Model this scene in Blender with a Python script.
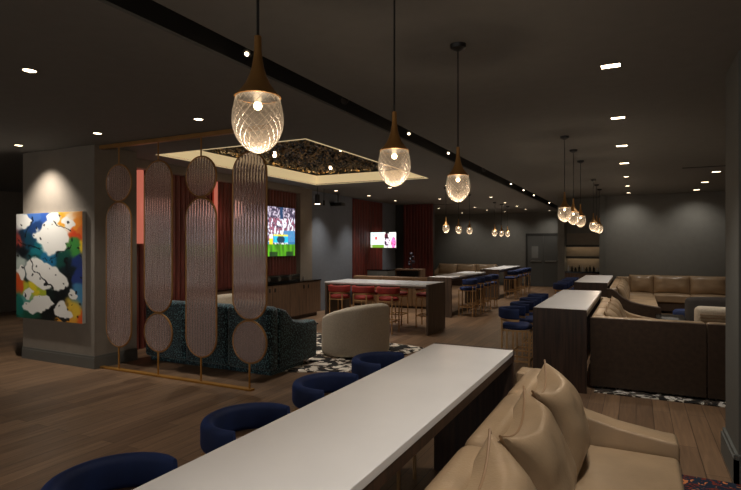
import bpy, bmesh, math, random
from mathutils import Vector, Matrix, noise
random.seed(7)
for o in list(bpy.data.objects): bpy.data.objects.remove(o)
S = bpy.context.scene
C = S.collection
PI = math.pi

# ------------------------------------------------------------------ camera, world, exposure
cam_d = bpy.data.cameras.new('camera'); cam = bpy.data.objects.new('camera', cam_d); C.objects.link(cam)
cam_d.sensor_width = 36; cam_d.lens = 36*530/741.0
cam_d.shift_y = 0.5/741
cam_d.clip_end = 80
cam.location = (0, 0, 1.65)
cam.rotation_euler = (PI/2, 0, math.atan(265.5/530))
S.camera = cam
w = bpy.data.worlds.new('world'); S.world = w; w.use_nodes = True
w.node_tree.nodes['Background'].inputs[0].default_value = (0.95, 0.92, 0.86, 1)
w.node_tree.nodes['Background'].inputs[1].default_value = 0.9
S.view_settings.view_transform = 'Standard'; S.view_settings.look = 'None'
S.view_settings.gamma = 1; S.view_settings.use_curve_mapping = False
S.view_settings.exposure = 0.3

DOWN_W = 78.0      # watts of one recessed downlight
WASH_W = 30.0
PEND_W = 6.5
WARM = (1.0, 0.80, 0.58)
NEUT = (1.0, 0.93, 0.83)

# ------------------------------------------------------------------ materials
def lin(c):
    return tuple(((v/255.0)/12.92 if v/255.0 <= 0.04045 else ((v/255.0+0.055)/1.055)**2.4) for v in c) + (1.0,)
def mat(name, col, rough=0.5, metal=0.0, noise_amt=0.0, nscale=8.0, bump=0.0, bscale=60.0, stretch=(1,1,1), col2=None, sheen=0.0, coat=0.0, spec=0.5):
    m = bpy.data.materials.new(name); m.use_nodes = True
    nt = m.node_tree; b = nt.nodes['Principled BSDF']
    b.inputs['Base Color'].default_value = lin(col); b.inputs['Roughness'].default_value = rough
    b.inputs['Metallic'].default_value = metal
    b.inputs['Specular IOR Level'].default_value = spec
    if sheen: b.inputs['Sheen Weight'].default_value = sheen; b.inputs['Sheen Roughness'].default_value = 0.4; b.inputs['Sheen Tint'].default_value = lin(tuple(min(255, int(v*1.8+20)) for v in col))
    if coat: b.inputs['Coat Weight'].default_value = coat; b.inputs['Coat Roughness'].default_value = 0.15
    tc = nt.nodes.new('ShaderNodeTexCoord'); mp = nt.nodes.new('ShaderNodeMapping')
    nt.links.new(tc.outputs['Object'], mp.inputs[0]); mp.inputs['Scale'].default_value = stretch
    n = nt.nodes.new('ShaderNodeTexNoise'); n.inputs['Scale'].default_value = nscale; n.inputs['Detail'].default_value = 5
    nt.links.new(mp.outputs[0], n.inputs['Vector'])
    r = nt.nodes.new('ShaderNodeValToRGB')
    c2 = col2 if col2 else tuple(max(0, v*(1-noise_amt)) for v in col)
    r.color_ramp.elements[0].position = 0.35; r.color_ramp.elements[1].position = 0.65
    r.color_ramp.elements[0].color = lin(c2); r.color_ramp.elements[1].color = lin(col)
    nt.links.new(n.outputs['Fac'], r.inputs[0]); nt.links.new(r.outputs[0], b.inputs['Base Color'])
    if bump:
        n2 = nt.nodes.new('ShaderNodeTexNoise'); n2.inputs['Scale'].default_value = bscale; n2.inputs['Detail'].default_value = 3
        nt.links.new(mp.outputs[0], n2.inputs['Vector'])
        bp = nt.nodes.new('ShaderNodeBump'); bp.inputs['Strength'].default_value = bump; bp.inputs['Distance'].default_value = 0.01
        nt.links.new(n2.outputs['Fac'], bp.inputs['Height']); nt.links.new(bp.outputs[0], b.inputs['Normal'])
    return m
def emis(name, col, strength):
    m = bpy.data.materials.new(name); m.use_nodes = True; nt = m.node_tree
    b = nt.nodes['Principled BSDF']; b.inputs['Base Color'].default_value = (0.02,0.02,0.02,1)
    b.inputs['Emission Color'].default_value = lin(col); b.inputs['Emission Strength'].default_value = strength
    return m
def attr_mat(name, emission=0.0, rough=0.5):
    m = bpy.data.materials.new(name); m.use_nodes = True; nt = m.node_tree
    b = nt.nodes['Principled BSDF']; a = nt.nodes.new('ShaderNodeVertexColor'); a.layer_name = 'Col'
    b.inputs['Roughness'].default_value = rough
    if emission:
        b.inputs['Base Color'].default_value = (0.01,0.01,0.01,1)
        nt.links.new(a.outputs[0], b.inputs['Emission Color']); b.inputs['Emission Strength'].default_value = emission
    else:
        nt.links.new(a.outputs[0], b.inputs['Base Color'])
    return m
def floor_mat():
    m = bpy.data.materials.new('oak planks'); m.use_nodes = True; nt = m.node_tree; L = nt.links
    b = nt.nodes['Principled BSDF']
    tc = nt.nodes.new('ShaderNodeTexCoord'); mp = nt.nodes.new('ShaderNodeMapping'); mp.inputs['Rotation'].default_value = (0,0,PI/2)
    L.new(tc.outputs['Object'], mp.inputs[0])
    br = nt.nodes.new('ShaderNodeTexBrick'); br.offset = 0.37; br.offset_frequency = 2
    br.inputs['Scale'].default_value = 1; br.inputs['Brick Width'].default_value = 1.5; br.inputs['Row Height'].default_value = 0.15
    br.inputs['Mortar Size'].default_value = 0.0022; br.inputs['Mortar Smooth'].default_value = 0.2; br.inputs['Bias'].default_value = 0
    br.inputs['Color1'].default_value = lin((138,110,85)); br.inputs['Color2'].default_value = lin((112,88,68)); br.inputs['Mortar'].default_value = lin((38,29,22))
    L.new(mp.outputs[0], br.inputs['Vector'])
    mp2 = nt.nodes.new('ShaderNodeMapping'); mp2.inputs['Scale'].default_value = (14, 0.9, 1); L.new(tc.outputs['Object'], mp2.inputs[0])
    n = nt.nodes.new('ShaderNodeTexNoise'); n.inputs['Scale'].default_value = 2.2; n.inputs['Detail'].default_value = 7; n.inputs['Distortion'].default_value = 0.6
    L.new(mp2.outputs[0], n.inputs['Vector'])
    r = nt.nodes.new('ShaderNodeValToRGB'); r.color_ramp.elements[0].position = 0.3; r.color_ramp.elements[1].position = 0.72
    r.color_ramp.elements[0].color = (0.62,0.6,0.57,1); r.color_ramp.elements[1].color = (1.15,1.13,1.1,1)
    L.new(n.outputs['Fac'], r.inputs[0])
    mx = nt.nodes.new('ShaderNodeMix'); mx.data_type = 'RGBA'; mx.blend_type = 'MULTIPLY'; mx.inputs[0].default_value = 0.8
    L.new(br.outputs['Color'], mx.inputs[6]); L.new(r.outputs[0], mx.inputs[7]); L.new(mx.outputs[2], b.inputs['Base Color'])
    b.inputs['Roughness'].default_value = 0.42; b.inputs['Specular IOR Level'].default_value = 0.35
    bp = nt.nodes.new('ShaderNodeBump'); bp.inputs['Strength'].default_value = 0.35; bp.inputs['Distance'].default_value = 0.003
    L.new(br.outputs['Fac'], bp.inputs['Height']); bp.invert = True; L.new(bp.outputs[0], b.inputs['Normal'])
    return m
def rug_mat(name, cols, scale=9.0, pos=None):
    m = bpy.data.materials.new(name); m.use_nodes = True; nt = m.node_tree; L = nt.links
    b = nt.nodes['Principled BSDF']; b.inputs['Roughness'].default_value = 0.95
    tc = nt.nodes.new('ShaderNodeTexCoord'); n = nt.nodes.new('ShaderNodeTexNoise')
    n.inputs['Scale'].default_value = scale; n.inputs['Detail'].default_value = 4; n.inputs['Distortion'].default_value = 1.6
    L.new(tc.outputs['Object'], n.inputs['Vector'])
    r = nt.nodes.new('ShaderNodeValToRGB'); r.color_ramp.interpolation = 'CONSTANT'
    els = r.color_ramp.elements
    while len(els) < len(cols): els.new(0.5)
    for i, c in enumerate(cols):
        els[i].position = pos[i] if pos else i/len(cols); els[i].color = lin(c)
    L.new(n.outputs['Fac'], r.inputs[0]); L.new(r.outputs[0], b.inputs['Base Color'])
    return m
def tweed_mat(name, dark, light, scale=70):
    m = bpy.data.materials.new(name); m.use_nodes = True; nt = m.node_tree; L = nt.links
    b = nt.nodes['Principled BSDF']; b.inputs['Roughness'].default_value = 0.9; b.inputs['Sheen Weight'].default_value = 0.3
    tc = nt.nodes.new('ShaderNodeTexCoord'); mp = nt.nodes.new('ShaderNodeMapping'); mp.inputs['Scale'].default_value = (1,1,0.6)
    n = nt.nodes.new('ShaderNodeTexNoise'); n.inputs['Scale'].default_value = scale; n.inputs['Detail'].default_value = 2
    L.new(tc.outputs['Object'], mp.inputs[0]); L.new(mp.outputs[0], n.inputs['Vector'])
    r = nt.nodes.new('ShaderNodeValToRGB'); e = r.color_ramp.elements
    e[0].position = 0.53; e[0].color = lin(dark); e[1].position = 0.64; e[1].color = lin(light)
    L.new(n.outputs['Fac'], r.inputs[0]); L.new(r.outputs[0], b.inputs['Base Color'])
    return m
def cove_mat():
    # cove band of the ceiling recess, its lit look put in as emission
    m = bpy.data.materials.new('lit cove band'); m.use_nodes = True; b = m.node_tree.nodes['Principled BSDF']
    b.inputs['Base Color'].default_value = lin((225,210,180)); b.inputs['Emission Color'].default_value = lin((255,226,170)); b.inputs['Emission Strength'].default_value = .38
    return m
def fluted_mat():
    m = bpy.data.materials.new('fluted glass'); m.use_nodes = True; nt = m.node_tree; L = nt.links
    b = nt.nodes['Principled BSDF']; b.inputs['Transmission Weight'].default_value = 1.0
    b.inputs['Base Color'].default_value = (0.96, 0.90, 0.91, 1); b.inputs['Roughness'].default_value = 0.015; b.inputs['IOR'].default_value = 1.45
    out = nt.nodes['Material Output']; d_ = nt.nodes.new('ShaderNodeBsdfDiffuse'); d_.inputs[0].default_value = lin((206,184,176)); t_ = nt.nodes.new('ShaderNodeBsdfTranslucent'); t_.inputs[0].default_value = lin((220,190,182))
    m1 = nt.nodes.new('ShaderNodeMixShader'); L.new(d_.outputs[0], m1.inputs[1]); L.new(t_.outputs[0], m1.inputs[2])
    m2 = nt.nodes.new('ShaderNodeMixShader'); m2.inputs[0].default_value = .34; L.new(b.outputs[0], m2.inputs[1]); L.new(m1.outputs[0], m2.inputs[2]); L.new(m2.outputs[0], out.inputs[0])
    return m
def globe_mat():
    # lamp shade of cut glass: clear facets, lit edges of the cut
    m = bpy.data.materials.new('cut glass shade'); m.use_nodes = True; nt = m.node_tree; L = nt.links
    b = nt.nodes['Principled BSDF']; out = nt.nodes['Material Output']
    b.inputs['Base Color'].default_value = (1.0, 0.93, 0.85, 1); b.inputs['Roughness'].default_value = 0.32
    b.inputs['Specular IOR Level'].default_value = 0.8
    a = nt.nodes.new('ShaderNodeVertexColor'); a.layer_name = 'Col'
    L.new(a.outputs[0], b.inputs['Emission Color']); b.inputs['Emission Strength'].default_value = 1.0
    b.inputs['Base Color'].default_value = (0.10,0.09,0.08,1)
    tr = nt.nodes.new('ShaderNodeBsdfTransparent'); tr.inputs[0].default_value = (0.95,0.9,0.85,1)
    lw = nt.nodes.new('ShaderNodeLayerWeight'); lw.inputs['Blend'].default_value = 0.45
    mr = nt.nodes.new('ShaderNodeMapRange'); mr.inputs[3].default_value = 0.20; mr.inputs[4].default_value = 1.0
    L.new(lw.outputs['Facing'], mr.inputs[0])
    mx = nt.nodes.new('ShaderNodeMixShader'); L.new(mr.outputs[0], mx.inputs[0]); L.new(tr.outputs[0], mx.inputs[1]); L.new(b.outputs[0], mx.inputs[2])
    L.new(mx.outputs[0], out.inputs[0])
    return m

M = dict(
 floor=floor_mat(),
 ceil=mat('charcoal ceiling paint', (110,109,105), 0.9, noise_amt=0.03),
 slot=mat('black slot', (14,13,13), 0.7),
 wall=mat('dark grey wall paint', (108,107,102), 0.85, noise_amt=0.03, bump=0.05, bscale=200),
 bluewall=mat('slate blue wall paint', (108,114,124), 0.85, noise_amt=0.03),
 taupe=mat('taupe wall paint', (132,122,110), 0.85, noise_amt=0.03),
 pier=mat('pier paint', (100,101,97), 0.8, noise_amt=0.03),
 base=mat('baseboard paint', (96,94,88), 0.6),
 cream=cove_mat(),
 slat=mat('red brown slats', (122,58,48), 0.45, noise_amt=0.25, nscale=5, stretch=(4,4,0.4)),
 redpanel=mat('deep red wood slats', (104,32,20), 0.6, noise_amt=0.3, nscale=5, stretch=(4,4,0.4)),
 quartz=mat('white quartz', (236,235,236), 0.24, noise_amt=0.02, nscale=3),
 walnut=mat('dark walnut', (74,52,40), 0.45, noise_amt=0.4, nscale=4, stretch=(10,10,0.5)),
 greywood=mat('grey brown wood', (100,82,68), 0.5, noise_amt=0.3, nscale=4, stretch=(9,9,0.5)),
 oak=mat('warm oak veneer', (112,86,66), 0.5, noise_amt=0.25, nscale=4, stretch=(9,9,0.5)),
 leather=mat('tan leather', (170,144,114), 0.34, noise_amt=0.12, nscale=3, bump=0.12, bscale=90),
 leathseam=mat('tan leather piping', (140,110,80), 0.5),
 brownback=mat('brown woven back panel', (74,56,42), 0.8, noise_amt=0.15, nscale=20, bump=0.1, bscale=200),
 navy=mat('navy velvet', (24,44,92), 0.75, noise_amt=0.2, nscale=6, sheen=0.5),
 red=mat('red velvet', (150,40,30), 0.75, noise_amt=0.2, nscale=6, sheen=0.4),
 brass=mat('brushed brass', (204,164,116), 0.38, 0.6, noise_amt=0.08),
 gold=mat('satin gold', (176,126,56), 0.4, 0.5, noise_amt=0.05),
 bronze=mat('aged bronze', (168,122,66), 0.42, 0.45, noise_amt=0.08),
 copper=mat('copper', (176,104,80), 0.35, 0.8),
 black=mat('black metal', (16,16,17), 0.45),
 blackgloss=mat('black glass', (10,11,12), 0.12),
 teal=tweed_mat('teal tweed', (4,28,40), (112,158,166), 80),
 boucle=mat('ivory boucle', (198,184,164), 0.95, noise_amt=0.08, nscale=60, bump=0.5, bscale=160),
 greyfab=mat('dark grey fabric', (72,66,62), 0.9, noise_amt=0.1),
 marble=rug_mat('black white rug', [(16,15,14),(70,58,48),(220,215,205)], 7, [0,0.46,0.54]),
 cowhide=rug_mat('patterned wool rug', [(18,16,15),(96,70,50),(225,215,200)], 4.5, [0,0.50,0.53]),
 navyrug=rug_mat('navy floral rug', [(10,18,32),(120,40,20),(14,30,50),(200,120,70)], 9, [0,0.40,0.45,0.60]),
 door=mat('door paint', (74,74,71), 0.7), doordark=mat('door frame paint', (36,35,33), 0.6),
 steel=mat('steel', (150,150,148), 0.3, 1.0), glassy=mat('door glass', (112,112,108), 0.1),
 lamp=emis('lamp lens', (255,226,186), 9.0), bulb=emis('bulb', (255,226,180), 14.0),
 led=emis('led strip', (255,214,150), 16.0), shelfled=emis('shelf led', (255,222,176), 6),
 sconce=emis('copper light tube', (236,128,104), 0.45),
 tv=attr_mat('screen', 1.3), art=attr_mat('paint on canvas', 0, 0.45), canvas=mat('canvas edge', (215,212,205), 0.8),
 fluted=fluted_mat(), globe=globe_mat(),
 flakeA=mat('bronze flakes', (176,146,100), 0.4, 0.3, noise_amt=0.6, nscale=12), flakeB=mat('black flakes', (22,20,18), 0.5),
 bottle=mat('dark bottle glass', (20,24,22), 0.1), cup=mat('clear cup', (150,150,150), 0.1),
 plant=mat('dark violet sculpture', (46,44,60), 0.5),
 white=mat('white ceramic', (225,222,215), 0.4),
)

# ------------------------------------------------------------------ mesh helpers
def link(name, bm, m, parent=None, smooth=False, loc=None):
    me = bpy.data.meshes.new(name); bm.normal_update(); bm.to_mesh(me); bm.free()
    ms = m if isinstance(m, (list, tuple)) else [m]
    for x in ms: me.materials.append(M[x] if isinstance(x, str) else x)
    if smooth:
        for p in me.polygons: p.use_smooth = True
        try: me.set_sharp_from_angle(angle=math.radians(38))
        except Exception: pass
    o = bpy.data.objects.new(name, me); C.objects.link(o)
    if parent: o.parent = parent
    if loc: o.location = loc
    return o
def tag(o, label, cat, group=None, kind=None):
    o['label'] = label; o['category'] = cat
    if group: o['group'] = group
    if kind: o['kind'] = kind
    return o
def thing(name, label, cat, loc=(0,0,0), rz=0, group=None):
    o = bpy.data.objects.new(name, None); C.objects.link(o); o.location = loc; o.rotation_euler = (0,0,rz)
    o.empty_display_size = 0.1
    return tag(o, label, cat, group)
def struct(name, bm, m, smooth=False):
    o = link(name, bm, m, smooth=smooth); o['kind'] = 'structure'; return o
def dup(root, loc, rz, label, group=None):
    r = root.copy(); C.objects.link(r); r.location = loc; r.rotation_euler = (0,0,rz); r['label'] = label
    if group: r['group'] = group
    def rec(src, dst):
        for ch in list(src.children):
            c = ch.copy(); 
            C.objects.link(c); c.parent = dst; rec(ch, c)
    rec(root, r)
    return r
def B(): return bmesh.new()
def box(bm, x0, y0, z0, x1, y1, z1, bev=0.0, seg=2, mi=0):
    n = bmesh.new()
    bmesh.ops.create_cube(n, size=1)
    for v in n.verts:
        v.co = Vector(((x0+x1)/2+v.co.x*(x1-x0), (y0+y1)/2+v.co.y*(y1-y0), (z0+z1)/2+v.co.z*(z1-z0)))
    if bev: bmesh.ops.bevel(n, geom=list(n.edges), offset=bev, segments=seg, profile=0.5, affect='EDGES', clamp_overlap=True)
    merge(bm, n, mi); return bm
def merge(bm, n, mi=0):
    vm = {}
    for v in n.verts: vm[v] = bm.verts.new(v.co)
    for f in n.faces:
        try: g = bm.faces.new([vm[v] for v in f.verts]); g.material_index = mi
        except ValueError: pass
    n.free()
def prism(bm, pts, axis, a, b, bev=0.0, seg=3, mi=0):
    """pts in the plane normal to axis ('x': (y,z), 'y': (x,z), 'z': (x,y))"""
    n = bmesh.new()
    def P(p, t):
        return (t, p[0], p[1]) if axis == 'x' else (p[0], t, p[1]) if axis == 'y' else (p[0], p[1], t)
    A = [n.verts.new(P(p, a)) for p in pts]; Bv = [n.verts.new(P(p, b)) for p in pts]
    n.faces.new(A); n.faces.new(Bv[::-1])
    for i in range(len(pts)):
        j = (i+1) % len(pts); n.faces.new([A[i], Bv[i], Bv[j], A[j]])
    bmesh.ops.recalc_face_normals(n, faces=n.faces)
    if bev: 
        es = [e for e in n.edges if len(e.link_faces) == 2 and e.calc_face_angle(0) > 0.5]
        bmesh.ops.bevel(n, geom=es, offset=bev, segments=seg, profile=0.5, affect='EDGES', clamp_overlap=True)
    merge(bm, n, mi); return bm
def tube(bm, pts, r, n=8, closed=False, mi=0, cap=True):
    pts = [Vector(p) for p in pts]; N = len(pts); rings = []
    up = None
    for i, p in enumerate(pts):
        if closed: d = pts[(i+1) % N]-pts[i-1]
        else: d = (pts[min(i+1, N-1)]-pts[max(i-1, 0)])
        d.normalize()
        if up is None:
            up = Vector((0,0,1)) if abs(d.z) < 0.9 else Vector((1,0,0))
        s = d.cross(up); s.normalize(); up = s.cross(d); up.normalize()
        rr = r[i] if isinstance(r, (list, tuple)) else r
        rings.append([bm.verts.new(p+(s*math.cos(2*PI*k/n)+up*math.sin(2*PI*k/n))*rr) for k in range(n)])
    for i in range(N if closed else N-1):
        a, b = rings[i], rings[(i+1) % N]
        for k in range(n):
            f = bm.faces.new([a[k], a[(k+1) % n], b[(k+1) % n], b[k]]); f.material_index = mi
    if not closed and cap:
        bm.faces.new(rings[0][::-1]).material_index = mi; bm.faces.new(rings[-1]).material_index = mi
    return bm
def lathe(bm, prof, c=(0,0,0), n=24, mi=0, sx=1, sy=1):
    rings = []
    for r, z in prof:
        rings.append([bm.verts.new((c[0]+math.cos(2*PI*k/n)*r*sx, c[1]+math.sin(2*PI*k/n)*r*sy, c[2]+z)) for k in range(n)] if r > 1e-5 else [bm.verts.new((c[0], c[1], c[2]+z))])
    for i in range(len(rings)-1):
        a, b = rings[i], rings[i+1]
        for k in range(n):
            k2 = (k+1) % n
            if len(a) == 1 and len(b) == 1: continue
            if len(a) == 1: f = bm.faces.new([a[0], b[k2], b[k]])
            elif len(b) == 1: f = bm.faces.new([a[k], a[k2], b[0]])
            else: f = bm.faces.new([a[k], a[k2], b[k2], b[k]])
            f.material_index = mi
    if len(rings[0]) > 1: bm.faces.new(rings[0][::-1]).material_index = mi
    if len(rings[-1]) > 1: bm.faces.new(rings[-1]).material_index = mi
    return bm
def sweep(bm, path, sect, closed=False, mi=0):
    """path: (x,y[,z]); sect: (offset outwards, z) closed loop"""
    N = len(path); rings = []
    for i in range(N):
        a = path[i-1] if (closed or i > 0) else path[i]; b = path[(i+1) % N] if (closed or i < N-1) else path[i]
        dx, dy = b[0]-a[0], b[1]-a[1]; l = math.hypot(dx, dy) or 1
        nx, ny = dy/l, -dx/l
        z0 = path[i][2] if len(path[i]) > 2 else 0
        sc = path[i][3] if len(path[i]) > 3 else 1
        rings.append([bm.verts.new((path[i][0]+nx*s*sc, path[i][1]+ny*s*sc, z0+z*(path[i][4] if len(path[i]) > 4 else 1))) for s, z in sect])
    n = len(sect)
    for i in range(N if closed else N-1):
        a, b = rings[i], rings[(i+1) % N]
        for k in range(n):
            f = bm.faces.new([a[k], b[k], b[(k+1) % n], a[(k+1) % n]]); f.material_index = mi
    if not closed: bm.faces.new(rings[0]).material_index = mi; bm.faces.new(rings[-1][::-1]).material_index = mi
    bmesh.ops.recalc_face_normals(bm, faces=bm.faces)
    return bm
def rrect(w, h, r, n=4, z0=0.0):
    pts = []
    for cx, cz, a0 in ((w/2-r, h-r, 0), (-w/2+r, h-r, 90), (-w/2+r, r, 180), (w/2-r, r, 270)):
        for k in range(n+1):
            a = math.radians(a0+90*k/n); pts.append((cx+r*math.cos(a), z0+cz+r*math.sin(a)))
    return pts
def colorgrid(name, P, nx, ny, fn, m, parent):
    """P(u,v)->point, v down from the top; fn(u,v)->sRGB 0..255"""
    bm = B(); lay = bm.verts.layers.float_color.new('Col'); g = []
    for j in range(ny+1):
        row = []
        for i in range(nx+1):
            v = bm.verts.new(P(i/nx, j/ny)); v[lay] = lin(fn(i/nx, j/ny)); row.append(v)
        g.append(row)
    for j in range(ny):
        for i in range(nx): bm.faces.new([g[j][i], g[j+1][i], g[j+1][i+1], g[j][i+1]])
    return link(name, bm, m, parent)
def spot(parent, loc, power, size=85, blend=0.9, tilt=(0,0), col=NEUT, r=0.04):
    d = bpy.data.lights.new('spot', 'SPOT'); d.energy = power; d.color = col; d.spot_size = math.radians(size); d.spot_blend = blend; d.shadow_soft_size = r
    o = bpy.data.objects.new('spot_light', d); C.objects.link(o); o.parent = parent; o.location = loc; o.rotation_euler = (tilt[0], tilt[1], 0); return o
def point(parent, loc, power, r=0.03, col=WARM):
    d = bpy.data.lights.new('point', 'POINT'); d.energy = power; d.color = col; d.shadow_soft_size = r
    o = bpy.data.objects.new('point_light', d); C.objects.link(o); o.parent = parent; o.location = loc; return o

H = 3.0
ORD = ['nearest', 'second nearest', 'third nearest', 'fourth nearest', 'fifth nearest', 'sixth nearest', 'seventh nearest', 'eighth nearest']
# ------------------------------------------------------------------ the room
XL, XR, YF, YB = -14.0, 5.0, -5.0, 22.2
struct('floor', box(B(), XL-.2, YF-.2, -0.1, XR+.2, YB+.2, 0), 'floor')
CX0, CX1, CY0, CY1 = -6.35, -3.75, 5.64, 10.0       # coffer opening
SX0, SX1 = -2.65, -2.38                              # ceiling slot
bm = B()
for a in ((XL-.2, YF-.2, CX0, YB+.2), (CX1, YF-.2, SX0, YB+.2), (SX1, YF-.2, XR+.2, YB+.2), (CX0, YF-.2, CX1, CY0), (CX0, CY1, CX1, YB+.2)):
    box(bm, a[0], a[1], H, a[2], a[3], H+0.02)
box(bm, XL-.2, YF-.2, H+0.5, XR+.2, YB+.2, H+0.55)
struct('ceiling', bm, 'ceil')
bm = B()
box(bm, SX0-.01, YF, H+.021, SX0, YB, H+.16); box(bm, SX1, YF, H+.021, SX1+.01, YB, H+.16); box(bm, SX0-.01, YF, H+.16, SX1+.01, YB, H+.17)
struct('trim_1', bm, 'slot')
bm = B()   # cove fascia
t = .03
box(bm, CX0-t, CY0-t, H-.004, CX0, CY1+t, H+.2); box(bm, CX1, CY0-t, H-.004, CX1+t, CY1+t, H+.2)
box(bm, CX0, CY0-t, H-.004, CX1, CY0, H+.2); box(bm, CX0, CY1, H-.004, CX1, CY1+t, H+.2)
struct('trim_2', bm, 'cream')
# back wall with the door, and the nearer block on the right with its niche
struct('wall_back', box(B(), -9.7, YB, 0, -1.9, YB+.2, H), 'wall')
bm = B()
NX0, NX1, NY = -1.80, -0.89, 15.75
box(bm, -1.98, NY, 0, NX0, YB+.2, H); box(bm, NX1, NY, 0, XR, NY+.8, H); box(bm, NX0, NY+.55, 0, NX1, NY+.8, H)
struct('wall_back_right', bm, 'wall')
struct('trim_3', box(B(), NX1+.0, NY-.12, 0, NX1+.14, NY, H), 'pier')
struct('wall_right', box(B(), XR, YF, 0, XR+.2, NY+.8, H), 'wall')
bm = B(); box(bm, XL, YF-.2, 0, XR, YF, .3); box(bm, XL, YF-.2, 2.8, XR, YF, H)  # wall behind the camera; its openings are added for soft fill
for k in range(6): box(bm, XL+k*3.7, YF-.2, .3, XL+k*3.7+.5, YF, 2.8)
struct('wall_front', bm, 'taupe')
for k in range(5):  # unseen frames, added with the openings that let world light in as fill
    bm = B(); a = XL+k*3.7+.5
    box(bm, a, YF-.12, .3, a+.06, YF-.06, 2.8); box(bm, a+3.14, YF-.12, .3, a+3.2, YF-.06, 2.8); box(bm, a+1.57, YF-.12, .3, a+1.63, YF-.06, 2.8); box(bm, a, YF-.12, .3, a+3.2, YF-.06, .36); box(bm, a, YF-.12, 2.74, a+3.2, YF-.06, 2.8)
    struct('window_%d' % (k+1), bm, 'doordark')
struct('wall_left_far', box(B(), XL-.2, YF, 0, XL, 9.2, H), 'taupe')
struct('wall_left_recess', box(B(), XL, 9.0, 0, -7.32, 9.2, H), 'taupe')
WX = -7.12
struct('wall_left', box(B(), WX-.2, 5.35, 0, WX, 16.2, H), 'bluewall')
struct('wall_left_rear', box(box(B(), -9.7, 16.0, 0, -9.5, YB, H), -9.5, 16.0, 0, WX-.2, 16.2, H), 'wall')
# pier with the painting
PX0, PX1, PY0, PY1 = -8.06, -6.47, 4.68, 5.35
struct('wall_left_pier', box(B(), PX0, PY0, 0, PX1, PY1, H), 'taupe')
def skirt(bm, x0, y0, x1, y1, out, h=0.17, t=.018):
    # straight baseboard with a small stepped cap; out: outward unit normal
    ox, oy = out
    def bx(t_, z0, z1):
        ax0, ay0, ax1, ay1 = min(x0, x1), min(y0, y1), max(x0, x1), max(y0, y1)
        if ox: box(bm, min(ax0, ax0+ox*t_), ay0, z0, max(ax0, ax0+ox*t_), ay1, z1)
        else: box(bm, ax0, min(ay0, ay0+oy*t_), z0, ax1, max(ay0, ay0+oy*t_), z1)
    bx(t, 0, h-.03); bx(t*.6, h-.03, h)
bm = B(); skirt(bm, PX0, PY0, PX1+.018, PY0, (0,-1)); skirt(bm, PX1, PY0, PX1, PY1, (1,0))
struct('baseboard_left', bm, 'base')
# pier between the lounge and the blue wall
struct('wall_left_column', box(B(), WX, 10.30, 0, -6.985, 10.80, H), 'taupe')
# pier on the right
RX0, RY0, RY1 = 0.635, 4.42, 5.02
struct('wall_right_pier', box(B(), RX0, RY0, 0, 1.3, RY1, H), 'pier')
bm = B(); skirt(bm, RX0, RY0-.03, RX0, RY1+.02, (-1,0), .2, .03); skirt(bm, RX0-.03, RY0, 1.3, RY0, (0,-1), .2, .03)
struct('baseboard_right', bm, 'pier')
bm = B(); skirt(bm, -9.5, YB, -3.95, YB, (0,-1), .12); struct('baseboard_back', bm, 'door')
# soffit band over the lounge wall
struct('trim_4', box(B(), WX, 5.35, 2.86, -6.9, 10.3, H), 'taupe')
# ------------------------------------------------------------------ slatted walls
def slats(bm, x0, y0, x1, y1, z0, z1, pitch, out, depth=.035):
    L = math.hypot(x1-x0, y1-y0); n = int(L/pitch); ux, uy = (x1-x0)/L, (y1-y0)/L
    sect = []
    for i in range(n):
        a = i*L/n; w_ = L/n
        for f, d in ((0.02,0.004),(0.10,.55),(0.30,.92),(0.5,1),(0.70,.92),(0.90,.55),(0.98,0.004)):
            s = a+f*w_; sect.append((x0+ux*s+out[0]*depth*d, y0+uy*s+out[1]*depth*d))
    sect += [(x1-out[0]*.01, y1-out[1]*.01), (x0-out[0]*.01, y0-out[1]*.01)]
    n_ = len(sect)
    A = [bm.verts.new((p[0], p[1], z0)) for p in sect]; T = [bm.verts.new((p[0], p[1], z1)) for p in sect]
    for i in range(n_):
        j = (i+1) % n_; bm.faces.new([A[i], A[j], T[j], T[i]])
    bm.faces.new(A[::-1]); bm.faces.new(T)
    bmesh.ops.recalc_face_normals(bm, faces=bm.faces); return bm
tag(link('slat_panel', slats(B(), WX+.012, 5.37, WX+.012, 10.28, 0, 2.86, .105, (1,0), .05), 'slat'), 'long red-brown slatted wall panelling behind the teal sofa and the football television', 'wall panel')
tag(link('slat_panel', slats(B(), WX+.012, 13.07, WX+.012, 15.0, 0, 2.97, .10, (1,0), .03), 'redpanel'), 'deep red slatted panel on the blue wall, left of the small television', 'wall panel')
pt = thing('slat_partition', 'deep red slatted partition standing right of the small television', 'partition', (0,0,0))
link('slat_face', slats(B(), -6.83, 16.04, -5.80, 16.04, 0, 2.98, .10, (0,-1), .03), 'redpanel', pt)
link('partition_core', box(B(), WX+.01, 16.05, 0, -5.80, 16.18, 2.98), 'doordark', pt)

# copper light tubes
for i, (y, z0) in enumerate(((5.86, 1.66), (7.55, 1.53))):
    s_ = thing('wall_sconce', ['wide glowing copper light tube on the slat wall near the painting pier', 'narrow glowing copper light tube on the slat wall behind the glass screen'][i], 'wall light', (WX+.11, y, z0))
    bm = B(); rs = (.052, .034)[i]; prof = [(rs*math.cos(a), rs*math.sin(a)) for a in [math.radians(-150+300*k/14) for k in range(15)]]
    prism(bm, prof, 'z', 0.02, 2.84-z0)
    link('light_tube', bm, 'sconce', s_, True)
    link('end_cap', lathe(B(), [(rs+.003, 0), (rs+.003, .02)], (0,0,0), 20), 'copper', s_)
    link('back_plate', box(B(), -.09, -.045, 0, -.04, .045, 2.84-z0), 'copper', s_)
    point(s_, (.25, 0, .6), 1.2, .15, (1, .5, .38))

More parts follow.
